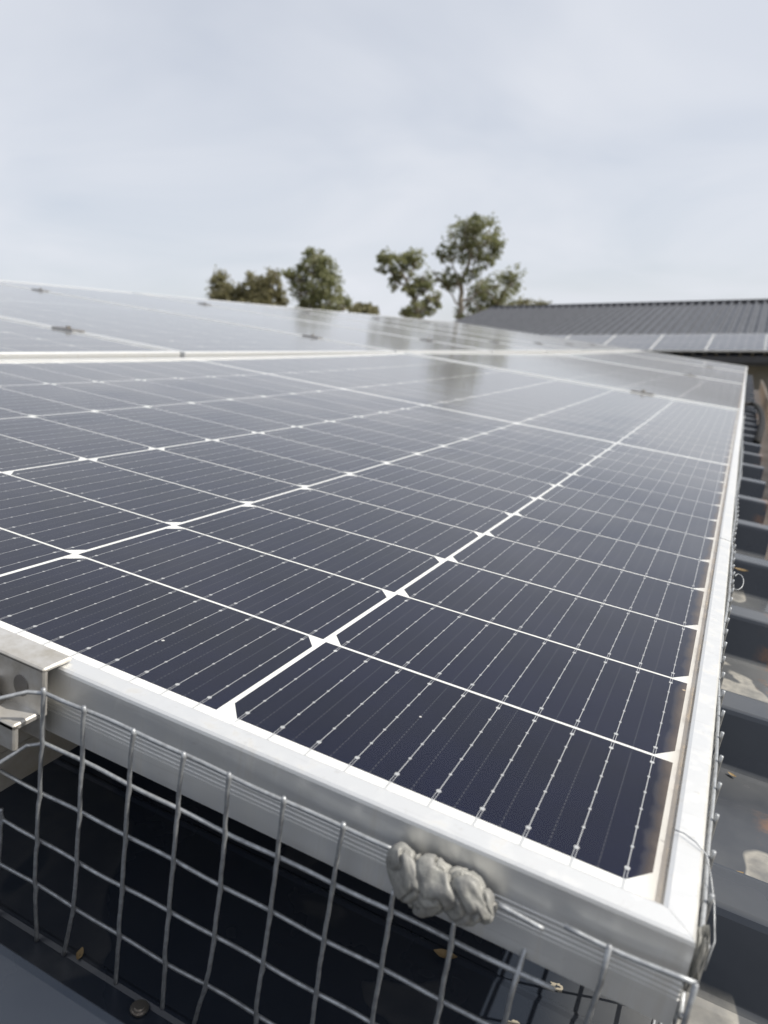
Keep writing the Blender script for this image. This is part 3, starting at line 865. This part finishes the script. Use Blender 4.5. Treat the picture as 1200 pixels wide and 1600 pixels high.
tree('umbrella-topped tree with bare forked limbs left of the tallest', 52, 655,
     [(622,400,27,13),(603,403,16,9),(645,402,18,14),(598,420,10,6),(625,424,20,9),(618,443,12,9),(640,452,16,9),(662,437,13,11),(672,462,15,11),(655,484,24,12),(683,470,8,8),(640,487,14,8),(665,448,14,9)],
     [(['base',(655,497),(645,460),(628,430),(622,402)], .24, .05), ([(650,470),(662,450),(672,435)], .09, .03), ([(640,450),(618,440),(606,418)], .08, .03), ([(634,440),(645,420),(648,404)], .08, .03), ([(655,490),(668,475),(678,460)], .08, .03)],
     'eucalypt_leaf', 7000, 5)
tree('pointed dense tree standing alone left of centre', 50, 490,
     [(492,398,13,14),(488,415,20,14),(507,420,18,18),(470,430,18,14),(452,428,12,7),(470,450,17,16),(505,447,26,20),(515,468,30,18),(480,472,20,14),(535,474,12,12),(497,482,30,8)],
     [(['base',(487,490),(488,450),(492,402)], .22, .05), ([(487,470),(470,445),(458,430)], .08, .03), ([(488,460),(508,440),(512,425)], .08, .03)],
     'eucalypt_leaf', 9000, 9)
tree('low rounded bush between two tree trunks above the array edge', 48, 566,
     [(560,482,17,9),(575,484,15,8),(566,490,24,8)], [(['base',(566,490)], .12, .05)], 'brown_leaf', 2200, 12, name='bush')
tree('brownish twin-topped tree farthest left', 54, 355,
     [(344,437,13,14),(350,456,20,16),(335,462,10,12),(368,462,22,14),(385,470,20,12),(355,475,28,10)],
     [(['base',(352,470),(346,432)], .18, .04), ([(352,470),(370,458)], .08, .03)], 'brown_leaf', 6000, 15)
tree('brownish bushy tree second from the left', 53, 410,
     [(398,440,13,14),(388,452,14,14),(408,455,20,18),(422,438,13,17),(432,452,10,14),(420,466,22,14),(440,470,9,10),(405,474,30,9)],
     [(['base',(412,475),(405,440)], .18, .04), ([(412,470),(424,440)], .08, .03)], 'brown_leaf', 6500, 21)
tree('pale tree just showing above the ridge of the roof behind', 62, 825,
     [(800,480,14,8),(822,477,17,9),(845,479,14,9),(862,484,12,5),(785,486,14,6),(830,488,40,7)],
     [(['base',(825,486)], .15, .05)], 'brown_leaf', 4200, 27)

# ------------------------------------------------------------------ dry leaves and grit lying on the roof
def leaf_mesh(seed, ln):
    rnd = random.Random(seed); v, f = [], []; n = 7
    for i in range(n+1):
        a = i/n; wd = ln*.24*math.sin(math.pi*min(.98, max(.02, a)))**.8
        for s_ in (-1, 0, 1):
            v.append(((a-.5)*ln, s_*wd*rnd.uniform(.85, 1.1), ln*.30*(2*a-1)**2*.5 + abs(s_)*wd*.55 + .0004))
    for i in range(n):
        for j in range(2): f.append((i*3+j, (i+1)*3+j, (i+1)*3+j+1, i*3+j+1))
    return mesh('dry_leaf', v, f, M['dry_leaf'], True)
for q, (x, y, z, ln, lab) in enumerate([
        (.2250, .770, PAN+RIBH, .017, 'curled tan dry leaf on a roof rib beside the near panel'),
        (.2215, .338, PAN, .006, 'tiny dry leaf scrap on the eave pan nearer the frame'),
        (.2330, .335, PAN, .007, 'tiny dry leaf scrap on the eave pan nearer the gutter'),
        (.2380, .216, PAN, .010, 'small dry leaf on the roof pan near the panel corner'),
        (-.041, -.0335, PAN, .007, 'small golden leaf scrap at the foot of the mesh'),
        (.105, .060, PAN, .012, 'dry leaf under the near panel below the grey sealant')]):
    o_ = link('dry_leaf', leaf_mesh(q+3, ln)); o_.matrix_world = ROOF @ T(x, y, z+.0006) @ Matrix.Rotation(q*1.3, 4, 'Z')
    tag(o_, lab, 'leaf', 'dry leaves on the roof')
